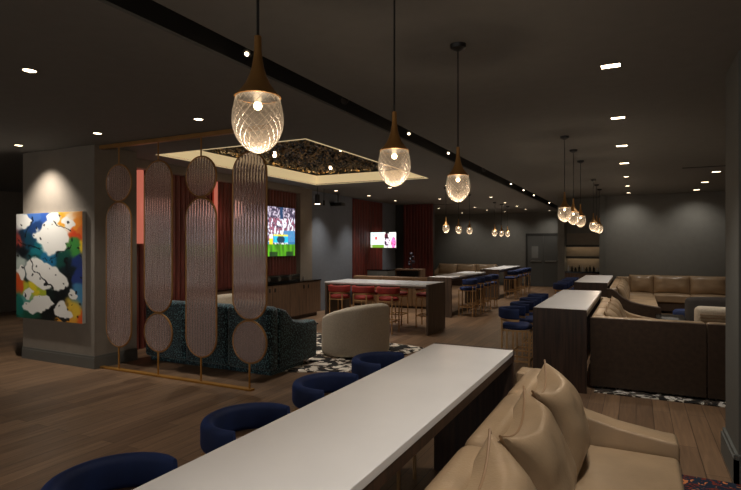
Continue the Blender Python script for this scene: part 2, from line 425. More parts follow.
# ------------------------------------------------------------------ coffer: flake ceiling
cf = thing('ceiling_feature', 'textured bronze and black flake panel set in the cove-lit ceiling recess', 'ceiling panel', ((CX0+CX1)/2, (CY0+CY1)/2, H+.2))
hw, hl = (CX1-CX0)/2, (CY1-CY0)/2
link('backing', box(B(), -hw-.2, -hl-.2, .10, hw+.2, hl+.2, .12), 'flakeB', cf)
bm = B(); st = .062
fw, fl = hw+.12, hl+.12; nx_, ny_ = int(2*fw/st), int(2*fl/st)
for i in range(nx_):
    for j in range(ny_):
        x = -fw+(i+.5)*st+random.uniform(-.02,.02); y = -fl+(j+.5)*st+random.uniform(-.02,.02)
        a = random.uniform(0, 2*PI); ti = random.uniform(.15, .95); l, wd = random.uniform(.03,.055), random.uniform(.018,.034)
        z = .085+random.uniform(-.03,.0)
        mt = Matrix.Translation((x, y, z)) @ Matrix.Rotation(a, 4, 'Z') @ Matrix.Rotation(ti, 4, 'Y')
        top = [bm.verts.new(mt @ Vector(p)) for p in ((-l,0,0),(0,-wd,.004),(l,0,0),(0,wd,.004))]
        bot = [bm.verts.new(mt @ Vector(p)) for p in ((-l,0,-.004),(0,-wd,0),(l,0,-.004),(0,wd,0))]
        mi = 0 if random.random() < .62 else 1
        fs = [bm.faces.new(top), bm.faces.new(bot[::-1])]
        for k in range(4): fs.append(bm.faces.new([bot[k], bot[(k+1)%4], top[(k+1)%4], top[k]]))
        for f in fs: f.material_index = mi
o = link('flakes', bm, ['flakeA', 'flakeB'], cf); o['kind'] = 'stuff'
bm = B(); q = .015
e_ = .04
for a in ((-hw-q-e_, -hl, -hw-e_, hl), (hw+e_, -hl, hw+q+e_, hl), (-hw, -hl-q-e_, hw, -hl-e_), (-hw, hl+e_, hw, hl+q+e_)):
    box(bm, a[0], a[1], -.02, a[2], a[3], -.006)
link('led_strip', bm, 'led', cf)

# ------------------------------------------------------------------ downlights
def downlight(x, y, label, group, square=False, power=DOWN_W, tilt=(0,0), size=85, r=.045):
    t_ = thing('downlight', label, 'ceiling light', (x, y, H), 0, group)
    bm = B()
    if square:
        a, b_ = .065, .045
        for q in ((-a-.012,-b_-.012,a+.012,-b_),(-a-.012,b_,a+.012,b_+.012),(-a-.012,-b_,-a,b_),(a,-b_,a+.012,b_)):
            box(bm, q[0], q[1], -.006, q[2], q[3], 0.0)
        link('trim_ring', bm, 'ceil', t_); link('lens', box(B(), -a, -b_, -.004, a, b_, 0.0), 'lamp', t_)
    else:
        tube(bm, [((r+.008)*math.cos(2*PI*k/20), (r+.008)*math.sin(2*PI*k/20), -.002) for k in range(20)], .007, 6, True)
        link('trim_ring', bm, 'ceil', t_, True); link('lens', lathe(B(), [(r, -.005), (r, 0)], n=20), 'lamp', t_)
    if power: spot(t_, (0, 0, -.03), power, 112 if tilt[0] and size == 85 else size, 1.0, tilt)
    return t_
for i, y in enumerate((2.6, 4.36, 6.17, 7.92, 9.62, 11.5, 13.3, 15.05)):
    if y == 2.6: continue
    wash = y > 15
    downlight(-.17, y, '%s rectangular ceiling light in the row above the right-hand booths' % ORD[i-1], 'right row of downlights', y < 11, WASH_W if wash else DOWN_W, (math.radians(24), 0) if wash else (0, 0), 85)
for i, y in enumerate((11.48, 13.26, 15.0)):
    wash = y > 14.5
    downlight(1.31, y, '%s ceiling light of the short row beside the right-hand pier' % ORD[i], 'pier side downlights', True, WASH_W if wash else DOWN_W, (math.radians(24), 0) if wash else (0,0))
for x, y, l in ((-4.17, 2.47, 'ceiling light alone at the upper left of the picture'), (-5.78, 4.22, 'ceiling light above the left end of the glass screen'), (-4.17, 4.23, 'ceiling light just before the bronze rail of the glass screen')):
    downlight(x, y, l, 'lounge entry downlights', power=DOWN_W*.45)
downlight(-7.42, 4.25, 'ceiling light washing the painting pier', 'lounge entry downlights', power=150, tilt=(math.radians(14), 0), size=96)
for i, (x, y) in enumerate(((-3.77,11.34),(-3.61,14.69),(-3.68,16.77),(-3.64,18.44),(-3.69,20.3),(-5.12,11.23),(-6.58,11.25),(-6.45,12.78),(-6.46,14.55),(-5.07,14.6),(-5.07,18.3),(-5.06,20.0),(-6.4,18.3),(-2.98,21.35),(-4.65,21.2),(-6.4,21.2))):
    ls = ['round ceiling light over the near end of the far left table','round ceiling light over the far end of the second-row table','round ceiling light before the furthest table','round ceiling light over the furthest table','round ceiling light past the furthest table','round ceiling light behind the coffer, middle','round ceiling light behind the coffer beside the projector','round ceiling light before the left red slat panel','round ceiling light over the small television','round ceiling light before the red partition','round ceiling light beyond the red partition','round ceiling light over the back wall sofa','round ceiling light behind the red partition','ceiling light washing the wall above the door','ceiling light washing the back wall left of the door','ceiling light washing the back wall at its left']
    wash = y > 21
    downlight(x, y, ls[i], 'rear downlights', power=WASH_W if wash else DOWN_W*1.35, tilt=(math.radians(24),0) if wash else (0,0))
for i, (x, y) in enumerate(((-4.35, 9.35), (-5.6, 9.35), (-4.35, 7.6), (-5.7, 7.6), (-4.4, 6.2), (-5.8, 6.2))):
    t_ = thing('downlight', ['small lamp among the ceiling flakes at the far right of the recess','small lamp among the ceiling flakes at the far left of the recess','small lamp among the ceiling flakes, middle right','small lamp among the ceiling flakes, middle left','small lamp among the ceiling flakes at the near right of the recess','small lamp among the ceiling flakes at the near left of the recess'][i], 'ceiling light', (x, y, H+.215), 0, 'lamps in the flake ceiling')
    link('trim_ring', tube(B(), [(.036*math.cos(2*PI*k/16), .036*math.sin(2*PI*k/16), 0) for k in range(16)], .006, 6, True), 'black', t_, True)
    link('lens', lathe(B(), [(.03, -.004), (.03, 0.1)], n=16), 'lamp', t_); spot(t_, (0,0,-.03), 70, 100, 1.0)
# lights over places the picture does not show
for x, y in ((-10.8, 7.0), (-1.1, -1.5), (-4.2, -1.5), (-4.17, .6), (-.17, .6), (1.6, 1.0), (1.9, 8.5), (-.17, 2.6)):
    spot(None, (x, y, 2.95), DOWN_W, 95, .9)
# adjustable heads in the slot
for i, (y, on) in enumerate(((3.02,1),(4.43,0),(6.04,1),(7.57,1),(9.6,0),(11.97,1),(13.44,1),(14.92,1),(17.8,1))):
    t_ = thing('track_spotlight', ('lit' if on else 'unlit')+' black spotlight head in the dark ceiling slot, '+['nearest of all','second from camera','third from camera','fourth from camera','fifth from camera','sixth from camera','seventh from camera','eighth from camera','furthest of all'][i], 'spotlight', ((SX0+SX1)/2+.03, y, H+.06), 0, 'spotlights in the ceiling slot')
    link('stem', tube(B(), [(0,0,0), (0,0,.10)], .008), 'black', t_)
    bm = tube(B(), [(0,.03,.03), (0,-.03,-.04)], [.032,.036], 14)
    link('head', bm, 'black', t_, True)
    if on:
        link('lens', tube(B(), [(0,-.031,-.041), (0,-.035,-.046)], .015, 14), 'lamp', t_)
        spot(t_, (0,-.05,-.07), 9, 60, .9)

# ------------------------------------------------------------------ pendant lamps
def make_pendant():
    t_ = thing('pendant_lamp', '', 'pendant lamp')
    # origin at the middle of the globe
    link('cord', tube(B(), [(0,0,.265), (0,0,.95)], .0045, 6), 'black', t_)
    link('canopy', lathe(B(), [(.012,.915),(.05,.935),(.055,.96),(0,.96)], n=20), 'black', t_, True)
    prof = [(.011,.272),(.0115,.25),(.012,.225),(.014,.205),(.019,.175),(.027,.148),(.040,.12),(.056,.098),(.074,.079),(.071,.077),(.05,.10),(.0,.12)]
    link('cone', lathe(B(), prof, n=28), 'bronze', t_, True)
    bm = B(); lay = bm.verts.layers.float_color.new('Col')
    NU, NV = 40, 26
    def rad(f):
        return .080*(.84+.16*math.sin(PI/2*min(1, f/.42))) if f < .42 else .080*max(.001, 1-((f-.42)/.58)**1.9)**.56
    def zz(f): return .078-.176*f
    rows = []
    for j in range(NV+1):
        f = 1-(1-j/NV)**1.3; r = rad(f) if j < NV else .006; row = []
        for k in range(NU):
            a = 2*PI*(k+(.5 if j % 2 else 0))/NU
            v = bm.verts.new((r*math.cos(a), r*math.sin(a), zz(f)))
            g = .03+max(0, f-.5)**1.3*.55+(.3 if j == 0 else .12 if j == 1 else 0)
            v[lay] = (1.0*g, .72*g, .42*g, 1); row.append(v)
        rows.append(row)
    for j in range(NV):
        for k in range(NU):
            a, b_ = rows[j], rows[j+1]; k2 = (k+1) % NU
            if j % 2 == 0: bm.faces.new([a[k], b_[k], a[k2]]); bm.faces.new([a[k2], b_[k], b_[k2]])
            else: bm.faces.new([a[k], b_[k], b_[k2]]); bm.faces.new([a[k], b_[k2], a[k2]])
    bm.faces.new(rows[-1])
    # the cut of the glass: two families of spiral grooves crossing in diamonds
    for s_ in (-1, 1):
        for q in range(20):
            pts = []
            for k in range(19):
                f = k/18*.985; a = 2*PI*q/20+s_*f*2.1
                pts.append(((rad(f)+.0006)*math.cos(a), (rad(f)+.0006)*math.sin(a), zz(f)))
            nv = len(bm.verts); tube(bm, pts, .0009, 4); bm.verts.ensure_lookup_table()
            for v in bm.verts[nv:]:
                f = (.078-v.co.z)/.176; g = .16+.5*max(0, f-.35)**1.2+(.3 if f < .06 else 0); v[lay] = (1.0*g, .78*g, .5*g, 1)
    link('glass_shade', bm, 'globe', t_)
    link('socket', lathe(B(), [(0,.062),(.068,.0785),(.066,.082),(0,.09)], n=24), 'black', t_, True)
    link('bulb', lathe(B(), [(0,.064),(.010,.062),(.014,.052),(.010,.042),(0,.037)], n=14), 'bulb', t_, True)
    point(t_, (0,0,-.075), PEND_W, .03)
    return t_
pend = None
PP = [(-1.07, (1.34,2.40,3.45), 2.04, 'over the long white table in the foreground', 'pendants over the foreground table'),
      (-.79, (6.94,7.97,9.05), 2.04, 'over the table beside the right-hand brown booth', 'pendants over the second right table'),
      (-.78, (11.74,12.73,13.78), 2.04, 'over the furthest right-hand table', 'pendants over the far right table'),
      (-3.95, (11.80,12.78,13.75), 2.04, 'over the table behind the red stools', 'pendants over the rear left table'),
      (-3.95, (16.53,17.49,18.40), 2.04, 'over the furthest table by the back wall', 'pendants over the furthest table')]
for x, ys, z, l, g in PP:
    for i, y in enumerate(ys):
        lab = ['nearest','middle','furthest'][i]+' cut-glass and bronze pendant '+l
        if pend is None: pend = make_pendant(); pend.location = (x,y,z); pend['label'] = lab; pend['group'] = g
        else: dup(pend, (x,y,z), 0, lab, g)

# ------------------------------------------------------------------ tables
def table(x0, y0, x1, y1, label, axis='y', wood='walnut', h=.93):
    cx_, cy_ = (x0+x1)/2, (y0+y1)/2; t_ = thing('bar_table', label, 'table', (cx_, cy_, 0))
    a, b_ = (x1-x0)/2, (y1-y0)/2; pt_ = .045
    if axis == 'y':
        link('table_top', box(B(), -a, -b_+pt_, h-.035, a, b_-pt_, h, .003), 'quartz', t_)
        link('apron', box(B(), -a+.004, -b_+pt_, h-.085, a-.004, b_-pt_, h-.035), wood, t_)
        for s in (-1, 1): link('end_panel', box(B(), -a, s*b_-(pt_ if s > 0 else 0), 0, a, s*b_+(0 if s > 0 else pt_), h, .003), wood, t_)
    else:
        link('table_top', box(B(), -a+.0, -b_, h-.035, a-pt_, b_, h, .003), 'quartz', t_)
        link('apron', box(B(), -a+pt_, -b_+.004, h-.075, a-pt_, b_-.004, h-.035), wood, t_)
        link('end_panel', box(B(), -a+.01, -b_, 0, -a+.055, b_, h-.035, .003), wood, t_)
        link('end_panel', box(B(), a-pt_, -b_, 0, a, b_, h, .003), wood, t_)
    return t_
table(-1.33, .35, -.755, 3.74, 'long white-topped walnut bar table in the foreground')
table(-1.07, 6.34, -.49, 9.18, 'white-topped walnut bar table beside the nearer brown booth')
table(-1.09, 11.1, -.49, 14.0, 'white-topped walnut bar table in front of the lit bottle niche')
table(-4.36, 11.65, -3.77, 14.75, 'white-topped bar table right behind the table with red stools', wood='greywood', h=.915)
table(-4.32, 16.2, -3.73, 19.5, 'furthest white-topped bar table, by the back wall', wood='greywood', h=.915)
table(-5.62, 9.15, -3.40, 10.12, 'grey-brown bar table with white top and red stools', 'x', 'greywood', h=.925)

# ------------------------------------------------------------------ stools
def make_stool(kind):
    fab = 'navy' if kind == 'navy' else 'red'
    t_ = thing('bar_stool', '', 'bar stool')
    prof = [(0,.612),(.15,.612),(.178,.618),(.188,.638),(.183,.662),(.16,.678),(.09,.685),(0,.687)]
    link('seat', lathe(B(), prof, n=28, sx=1.0, sy=1.05), fab, t_, True)
    R = .200
    arc = []
    for k in range(25):
        a = math.radians(72+216*k/24)
        e = min(1, .35+2.2*min(k, 24-k)/8.0) if min(k, 24-k) < 3 else 1
        arc.append((R*math.cos(a), R*1.02*math.sin(a), .745, e, 1))
    link('backrest', sweep(B(), arc, rrect(.056, .125, .026, 5)), fab, t_, True)
    band = [(p[0], p[1]) for p in arc]
    link('back_band', sweep(B(), band, rrect(.012, .03, .003, 1, .715)), 'brass', t_)
    def leg(x, y, zt):
        return box(B(), x-.010, y-.010, 0, x+.010, y+.010, zt)
    rx, ry = -.16, .14
    for s in (-1, 1):
        link('leg', leg(rx, s*ry, .72), 'brass', t_); link('leg', leg(.17, s*ry, .61), 'brass', t_)
    bm = B()
    for s in (-1, 1): box(bm, rx, s*ry-.008, .215, .17, s*ry+.008, .237)
    box(bm, .162, -ry, .215, .178, ry, .237); box(bm, rx-.008, -ry, .215, rx+.008, ry, .237)
    link('footrest', bm, 'brass', t_)
    bm = B()
    for s in (-1, 1): box(bm, rx, s*ry-.009, .587, .17, s*ry+.009, .607)
    box(bm, .161, -ry, .587, .179, ry, .607); box(bm, rx-.009, -ry, .587, rx+.009, ry, .607)
    link('seat_frame', bm, 'brass', t_)
    return t_
proto = {}
def stool(kind, x, y, deg, label, group):
    if kind not in proto:
        p = proto[kind] = make_stool(kind); p.location = (x, y, 0); p.rotation_euler.z = math.radians(deg); p['label'] = label; p['group'] = group
        return p
    return dup(proto[kind], (x, y, 0), math.radians(deg), label, group)
for i, y in enumerate((1.22, 1.93, 2.64, 3.35)):
    stool('navy', -1.57, y, 0, ['navy velvet stool cut off by the lower left picture edge','second navy stool from the camera at the foreground table','third navy stool from the camera at the foreground table','furthest navy stool at the foreground table'][i], 'stools at the foreground table')
for i, y in enumerate((6.78, 7.45, 8.12, 8.79)):
    stool('navy', -1.335, y, 0, ORD[i]+' navy stool along the table beside the nearer brown booth', 'stools at the second right table')
for i, y in enumerate((11.6, 12.3, 13.0, 13.7)):
    stool('navy', -1.32, y, 0, ORD[i]+' navy stool at the table before the bottle niche', 'stools at the far right table')
for i, y in enumerate((12.1, 12.8, 13.5, 14.2)):
    stool('navy', -3.52, y, 180, ORD[i]+' navy stool at the table behind the red stools', 'stools at the rear left table')
for i, y in enumerate((16.7, 17.45, 18.2, 18.95)):
    stool('navy', -3.48, y, 180, ORD[i]+' navy stool at the furthest table by the back wall', 'stools at the furthest table')
for i, x in enumerate((-5.25, -4.72, -4.19)):
    stool('red', x, 9.13, 90, ['left','middle','right'][i]+' red velvet stool on the near side of its table', 'red stools, near side')
for i, x in enumerate((-5.0, -4.45, -3.85)):
    stool('red', x, 10.2, -90, ['left','middle','right'][i]+' red velvet stool on the far side of its table', 'red stools, far side')

# ------------------------------------------------------------------ brass and fluted glass screen
scr = thing('glass_screen', 'brass room divider of fluted glass discs and ovals beside the painting pier', 'room divider', (-3.92, 4.78, 0))
link('floor_rail', box(B(), -2.66, -.035, 0, .03, .035, .022, .003), 'gold', scr)
link('ceiling_rail', box(B(), -2.66, -.03, H-.05, .25, .03, H, .004), 'bronze', scr)
def pill(cz, w_, h_, n=18):
    r = w_/2; s = h_/2-r; pts = []
    for k in range(n+1): a = PI*k/n; pts.append((r*math.cos(a), cz+s+r*math.sin(a)))
    if s < 1e-4: pts = pts[:-1]
    for k in range(n+1): a = PI+PI*k/n; pts.append((r*math.cos(a), cz-s+r*math.sin(a)))
    if s < 1e-4: pts = pts[:-1]
    return pts
def fluted(cz, w_, h_, pitch=.042):
    """ribbed pane inside a pill outline"""
    bm = B(); r = w_/2-.004; s = max(0, h_/2-w_/2); per = 8
    n = int(round(2*r/pitch))*per; cols = []
    for i in range(n+1):
        x = -r+2*r*i/n; zz = s+math.sqrt(max(1e-6, r*r-x*x))
        d = 0.0015+.0105*abs(math.sin(PI*(i % per)/per)) if i % per else .0015
        cols.append([bm.verts.new((x, -d-.003, cz-zz)), bm.verts.new((x, -d-.003, cz+zz)), bm.verts.new((x, .004, cz+zz)), bm.verts.new((x, .004, cz-zz))])
    for i in range(n):
        a, b_ = cols[i], cols[i+1]
        for k in range(4): bm.faces.new([a[k], b_[k], b_[(k+1)%4], a[(k+1)%4]])
    bm.faces.new(cols[0][::-1]); bm.faces.new(cols[-1]); bmesh.ops.recalc_face_normals(bm, faces=bm.faces)
    return bm
for i, x in enumerate((-2.20, -1.47, -.75, -.015)):
    D = .485
    if i % 2 == 0: units = [(2.72-D/2, D, D), ((2.72-D-.01+.31)/2, D, 2.72-D-.01-.31)]
    else: units = [((2.72+.31+D+.01)/2, D, 2.72-.31-D-.01), (.31+D/2, D, D)]
    p = link('hanging_rod', tube(B(), [(0,.0,2.72), (0,.0,H-.05)], .010), 'bronze', scr, True); p.location = (x, 0, 0)
    p = link('post', tube(B(), [(0,0,.022), (0,0,.31)], .012), 'gold', scr, True); p.location = (x, 0, 0)
    for cz, w_, h_ in units:
        f = link('frame', tube(B(), [(a, 0, b_) for a, b_ in pill(cz, w_, h_)], .011, 8, True), 'bronze', scr, True); f.location = (x, 0, 0)
        g = link('glass_pane', fluted(cz, w_-.012, h_-.012), 'fluted', scr, True); g.location = (x, 0, 0)

# ------------------------------------------------------------------ painting
pa = thing('painting', 'large abstract painting in black, teal, yellow and orange on white', 'painting', (-7.39, PY0, .6))
link('canvas', box(B(), -.745, -.05, 0, .745, -.004, 1.51), 'canvas', pa)
W_ = (240,236,228)
CP = [(.05,.03,W_),(.42,.03,(52,90,170)),(.15,.10,(40,80,120)),(.28,.03,(70,110,180)),(.62,.05,(230,200,60)),(.74,.07,(235,160,40)),(.82,.1,W_),(.93,.13,(236,140,40)),(.9,.2,(214,70,30)),(.98,.2,(226,110,40)),(.97,.3,(232,196,50)),
 (.2,.25,(16,60,80)),(.08,.36,(8,14,20)),(.3,.37,(20,110,120)),(.1,.18,(20,40,60)),(.04,.24,(150,60,50)),(.5,.41,(30,110,150)),(.72,.40,(14,70,60)),(.93,.42,(30,50,110)),(.95,.58,(36,54,120)),(.84,.50,(10,24,30)),(.8,.64,(6,10,12)),(.97,.74,(70,130,170)),
 (.05,.50,(180,190,180)),(.04,.67,(210,80,30)),(.13,.70,(190,190,50)),(.3,.70,(228,204,40)),(.42,.73,(170,180,50)),(.55,.73,(14,30,26)),(.7,.76,(8,12,14)),(.1,.85,(14,110,100)),(.2,.95,(20,80,60)),(.47,.95,(8,12,12)),(.6,.88,(10,12,14)),(.9,.90,(230,190,60)),(.97,.97,(226,90,30)),(.15,.78,(90,160,150)),(.3,.47,(14,70,70)),(.6,.30,(10,40,50)),(.2,.55,(10,30,36)),(.88,.32,(60,140,60)),(.75,.98,(230,160,50)),(.3,.12,(30,60,110))]
WH = [(.56,.23,.25,.145,0),(.47,.585,.34,.115,.25),(.33,.86,.22,.075,-.2),(.70,.90,.12,.07,.3),(.12,.06,.14,.05,0),(.83,.08,.10,.05,.3),(.07,.57,.07,.05,0),(.58,.06,.14,.06,0),(.88,.75,.05,.04,0),(.5,.83,.14,.05,0.2),(.2,.75,.1,.03,0)]
def paintcol(u, v):
    n1 = noise.noise(Vector((u*5, v*8, 1.3))); n2 = noise.noise(Vector((u*5, v*8, 7.7))); n3 = noise.noise(Vector((u*17, v*26, 3.1)))
    n4 = noise.noise(Vector((u*9, v*14, 5.9))); uu, vv = u+.07*n1+.035*n3+.03*n4, v+.045*n2+.02*n3-.02*n4
    sw = 0; c = [0,0,0]
    for a, b_, col in CP:
        d = ((uu-a)**2+((vv-b_)*1.0)**2)+1e-4; k = 1/d**2.6; sw += k
        for i in range(3): c[i] += col[i]*k
    c = [x/sw for x in c]
    wv = -9
    for a, b_, rx, ry, an in WH:
        dx, dy = uu-a, vv-b_; ca, sa = math.cos(an), math.sin(an); X, Y = (dx*ca+dy*sa)/rx, (-dx*sa+dy*ca)/ry
        wv = max(wv, 1-(X*X+Y*Y)**.5)
    k = max(0, min(1, wv*9+.5)); c = [c[i]*(1-k)+W_[i]*k for i in range(3)]
    # dark strokes
    for (x0, y0, x1, y1, wd) in ((.2,.42,.6,.76,.007),(.0,.24,.35,.33,.006),(.45,.44,.82,.30,.005),(.55,.9,.75,.70,.02),(.5,.93,.78,.97,.012),(.78,.42,.83,.52,.012),(.3,.02,.15,.2,.01),(.6,.1,.85,.16,.005)):
        L2 = (x1-x0)**2+(y1-y0)**2; t_ = max(0, min(1, ((uu-x0)*(x1-x0)+(vv-y0)*(y1-y0))/L2)); d = math.hypot(uu-x0-t_*(x1-x0), vv-y0-t_*(y1-y0))
        if d < wd: c = [x*.12 for x in c]
    if n3 > .52: c = [x*.2 for x in c]
    return [max(0, min(255, x)) for x in c]
colorgrid('painted_face', lambda u, v: (-.745+1.49*u, -.051, 1.51*(1-v)), 130, 140, paintcol, 'art', pa)

# ------------------------------------------------------------------ televisions
tv = thing('television', 'wall-mounted television on red slats showing a football match', 'television', (WX+.07, 9.14, 1.41))
link('case', box(B(), 0, -.97, 0, .05, .97, 1.09, .006), 'black', tv)
link('wall_bracket', box(B(), -.006, -.2, .4, 0, .2, .7), 'black', tv)
def match(u, v):
    n = noise.noise(Vector((u*34, v*10, 2.2))); n2 = noise.noise(Vector((u*60, v*26, 9.2))); n3 = noise.noise(Vector((u*24, v*5, 5.5)))
    if v > .76:
        g = 92+40*n3
        if (v > .9 and (.5 < u < .66 or .82 < u < .96)): g *= .45
        return (g*.75, g*1.45, 26)
    if .56 < v < .77 and .58 < u < .86:
        if v > .73: return (16,18,22) if abs(n2) > .15 else (220,225,225)
        if v < .60: return (220,210,70)
        return (30,60,80) if ((u-.72)**2/.006+(v-.66)**2/.006) < 1 else (40,180+40*n,215)
    if .64 < v < .77 and .5 < u < .57: return (235,205,40)
    if .56 < v < .64 and .5 < u < .57: return (225,228,230)
    if v > .70: return (50,110,150)
    if v < .22:
        k = n2+.6*n; base = (196,186,200) if k > .22 else ((96,78,104) if k > -.1 else (40,40,56))
    else:
        k = n*1.6+n2*.7
        base = (228,226,238) if k > .10 else ((46,46,66) if k > -.3 else (150,90,110))
    if .7 < u < .76 and v < .25: base = (30,60,95)
    if v > .48 and u > .78: base = (70+60*n2,130,175)
    return [max(0, min(255, x)) for x in base]
colorgrid('screen', lambda u, v: (.0515, -.955+1.91*u, 1.075*(1-v)+.007), 110, 60, match, 'tv', tv)
d = bpy.data.lights.new('screen_glow', 'AREA'); d.energy = 4; d.size = 1.0; d.color = (.8,.9,1)
tv2 = thing('television', 'small wall-arm television with white advertisement and pink figure', 'television', (-6.645, 14.1, 1.582))
link('case', box(B(), -.42, 0, 0, .42, .045, .46, .005), 'black', tv2)
link('wall_arm', box(B(), -.46, .045, .2, .02, .09, .28), 'black', tv2)
def advert(u, v):
    n = noise.noise(Vector((u*16, v*9, 4.4)))
    if u < .53:
        if v > .8: return (110,150,50) if u > .07 else (190,190,160)
        if (u-.22)**2/.0036+(v-.38)**2/.014 < 1: return (225,95,95)
        if abs(u-.13) < .03 and abs(v-.22) < .05: return (120,190,160)
        return (232,246,246)
    if (u-.62)**2/.006+(v-.25)**2/.03 < 1: return (90,30,50) if n > -.1 else (20,16,22)
    if (u-.66)**2/.012+(v-.62)**2/.12 < 1: return (226,206,222) if n > -.12 else (60,30,60)
    if (u-.90)**2/.008+(v-.68)**2/.14 < 1: return (240,120,190) if n > -.2 else (180,40,110)
    if v < .1 and .58 < u < .74: return (20,16,20)
    return (240,240,232)
colorgrid('screen', lambda u, v: (-.412+.824*u, -.0015, .45*(1-v)+.005), 50, 28, advert, 'tv', tv2)

# ------------------------------------------------------------------ projector and small cylinder lamps
pj = thing('projector', 'dark ceiling projector on a pole before the blue wall', 'projector', (-6.96, 12.0, 2.68))
link('body', box(B(), -.16, -.12, 0, .16, .12, .09, .015), 'black', pj, True)
link('pole', tube(B(), [(0,0,.09), (0,0,.32)], .014), 'black', pj)
link('ceiling_plate', lathe(B(), [(.05,.305),(.05,.32)], n=16), 'black', pj)
link('projection_lens', tube(B(), [(-.06,-.12,.045), (-.06,-.15,.045)], .03, 14), 'blackgloss', pj, True)
for i, (x, y, r, z0, z1, on) in enumerate(((-6.55, 10.35, .055, 2.60, 2.82, 1), (-6.62, 10.75, .028, 2.60, 2.72, 0))):
    cl = thing('cylinder_lamp', ['lit black cylinder lamp hanging in front of the blue wall corner','thin unlit black pendant beside the lit cylinder lamp'][i], 'ceiling light', (x, y, z0))
    link('shade', lathe(B(), [(r,.006),(r,z1-z0),(0,z1-z0)], n=18), 'black', cl, True)
    link('rod', tube(B(), [(0,0,z1-z0), (0,0,H-z0)], .006), 'black', cl)
    link('lens', lathe(B(), [(r*1.05,0),(r*1.05,.006)], n=18), 'lamp' if on else 'black', cl)

# ------------------------------------------------------------------ media cabinet
cab = thing('sideboard', 'long oak sideboard with black top under the football television', 'cabinet', (-6.9, 9.2, 0))
cx0, cx1, cy0, cy1 = -.06, .19, -2.2, 1.55
link('body', box(B(), cx0, cy0, .09, cx1-.02, cy1, .82, .003), 'oak', cab)
link('plinth', box(B(), cx0, cy0+.05, 0, cx1-.08, cy1-.05, .09), 'walnut', cab)
link('worktop', box(B(), cx0, cy0-.01, .82, cx1+.01, cy1+.01, .85, .003), 'blackgloss', cab)
nd = 6; dw = (cy1-cy0)/nd
for i in range(nd):
    y0 = cy0+i*dw
    dr = link('door', box(B(), cx1-.02, y0+.004, .095, cx1, y0+dw-.004, .812, .002), 'oak', cab)
    yy = y0+dw-.09 if i % 2 == 0 else y0+.09
    link('handle', box(B(), cx1, yy-.02, .68, cx1+.012, yy+.02, .76, .002), 'black', dr)
# low black coffee equipment row on top
eq = thing('coffee_station', 'row of low black glass-front machines on the sideboard', 'coffee machine', (-6.92, 9.15, .85))
link('housing', box(B(), -.12, -.9, 0, .1, .9, .16, .01), 'blackgloss', eq, True)
for y in (-.25, .12, .5):
    link('dial', tube(B(), [(.10, y, .085), (.112, y, .085)], .045, 16), 'steel', eq, True)
bt = thing('pump_bottle', 'small steel bottle standing at the right end of the sideboard', 'bottle', (-6.80, 10.15, .85))
link('bottle_body', lathe(B(), [(.0,0),(.025,0),(.028,.05),(.012,.08),(.012,.1),(0,.1)], n=12), 'steel', bt, True)

# ------------------------------------------------------------------ door in the back wall
dr = bpy.data.objects.new('door_1', None); C.objects.link(dr); dr.location = (-3.33, YB, 0); dr['kind'] = 'structure'
bm = B(); hw_ = .62
box(bm, -hw_-.07, -.05, 0, -hw_, 0, 2.12); box(bm, hw_, -.05, 0, hw_+.07, 0, 2.12); box(bm, -hw_-.07, -.05, 2.05, hw_+.07, 0, 2.14)
link('door_frame', bm, 'doordark', dr)
for s in (-1, 1):
    lf = link('door_leaf', box(B(), min(0, s*hw_)+.003, -.03, .01, max(0, s*hw_)-.003, -.002, 2.05), 'door', dr)
    link('push_bar', tube(B(), [(s*.08, -.06, 1.02), (s*.5, -.06, 1.02)], .014), 'steel', lf)
    if s < 0: link('window_pane', box(B(), -.46, -.034, 1.15, -.2, -.03, 1.62), 'glassy', lf)

# ------------------------------------------------------------------ niche shelves and bottles
ns = thing('shelving', 'dark wood cupboard and two back-lit shelves in the wall niche', 'shelf', ((NX0+NX1)/2, NY+.5, 0))
hw_ = (NX1-NX0)/2-.004
link('cupboard', box(B(), -hw_, -.42, 0, hw_, 0.04, .88, .003), 'oak', ns)
link('counter', box(B(), -hw_, -.44, .88, hw_, .04, .92), 'blackgloss', ns)
link('back_panel', box(B(), -hw_, .03, .92, hw_, .048, 2.0), 'taupe', ns)
for z in (1.31, 1.64):
    sh = link('shelf_board', box(B(), -hw_, -.15, z, hw_, .03, z+.03), 'doordark', ns)
    link('shelf_light', box(B(), -hw_+.01, -.12, z-.012, hw_-.01, -.10, z), 'shelfled', sh); link('front_lip', box(B(), -hw_, -.165, z-.03, hw_, -.15, z+.03), 'doordark', sh)
bkinds = [[(0,0),(.036,0),(.036,.17),(.014,.22),(.014,.28),(0,.28)], [(0,0),(.03,0),(.034,.02),(.03,.16),(.011,.2),(.011,.25),(0,.25)], [(0,0),(.04,0),(.042,.1),(.015,.15),(.015,.19),(0,.19)]]
for i in range(9):
    x = NX0+.08+i*.095; k = i % 3
    o = link('bottle', lathe(B(), [(r*.8, z*.62) for r, z in bkinds[k]], n=12), 'bottle' if i % 4 else 'cup', None, True, (x, NY+.25+.05*(i % 2), .92))
    tag(o, 'small dark bottle or glass standing on the niche counter', 'bottle', 'bottles on the niche counter')

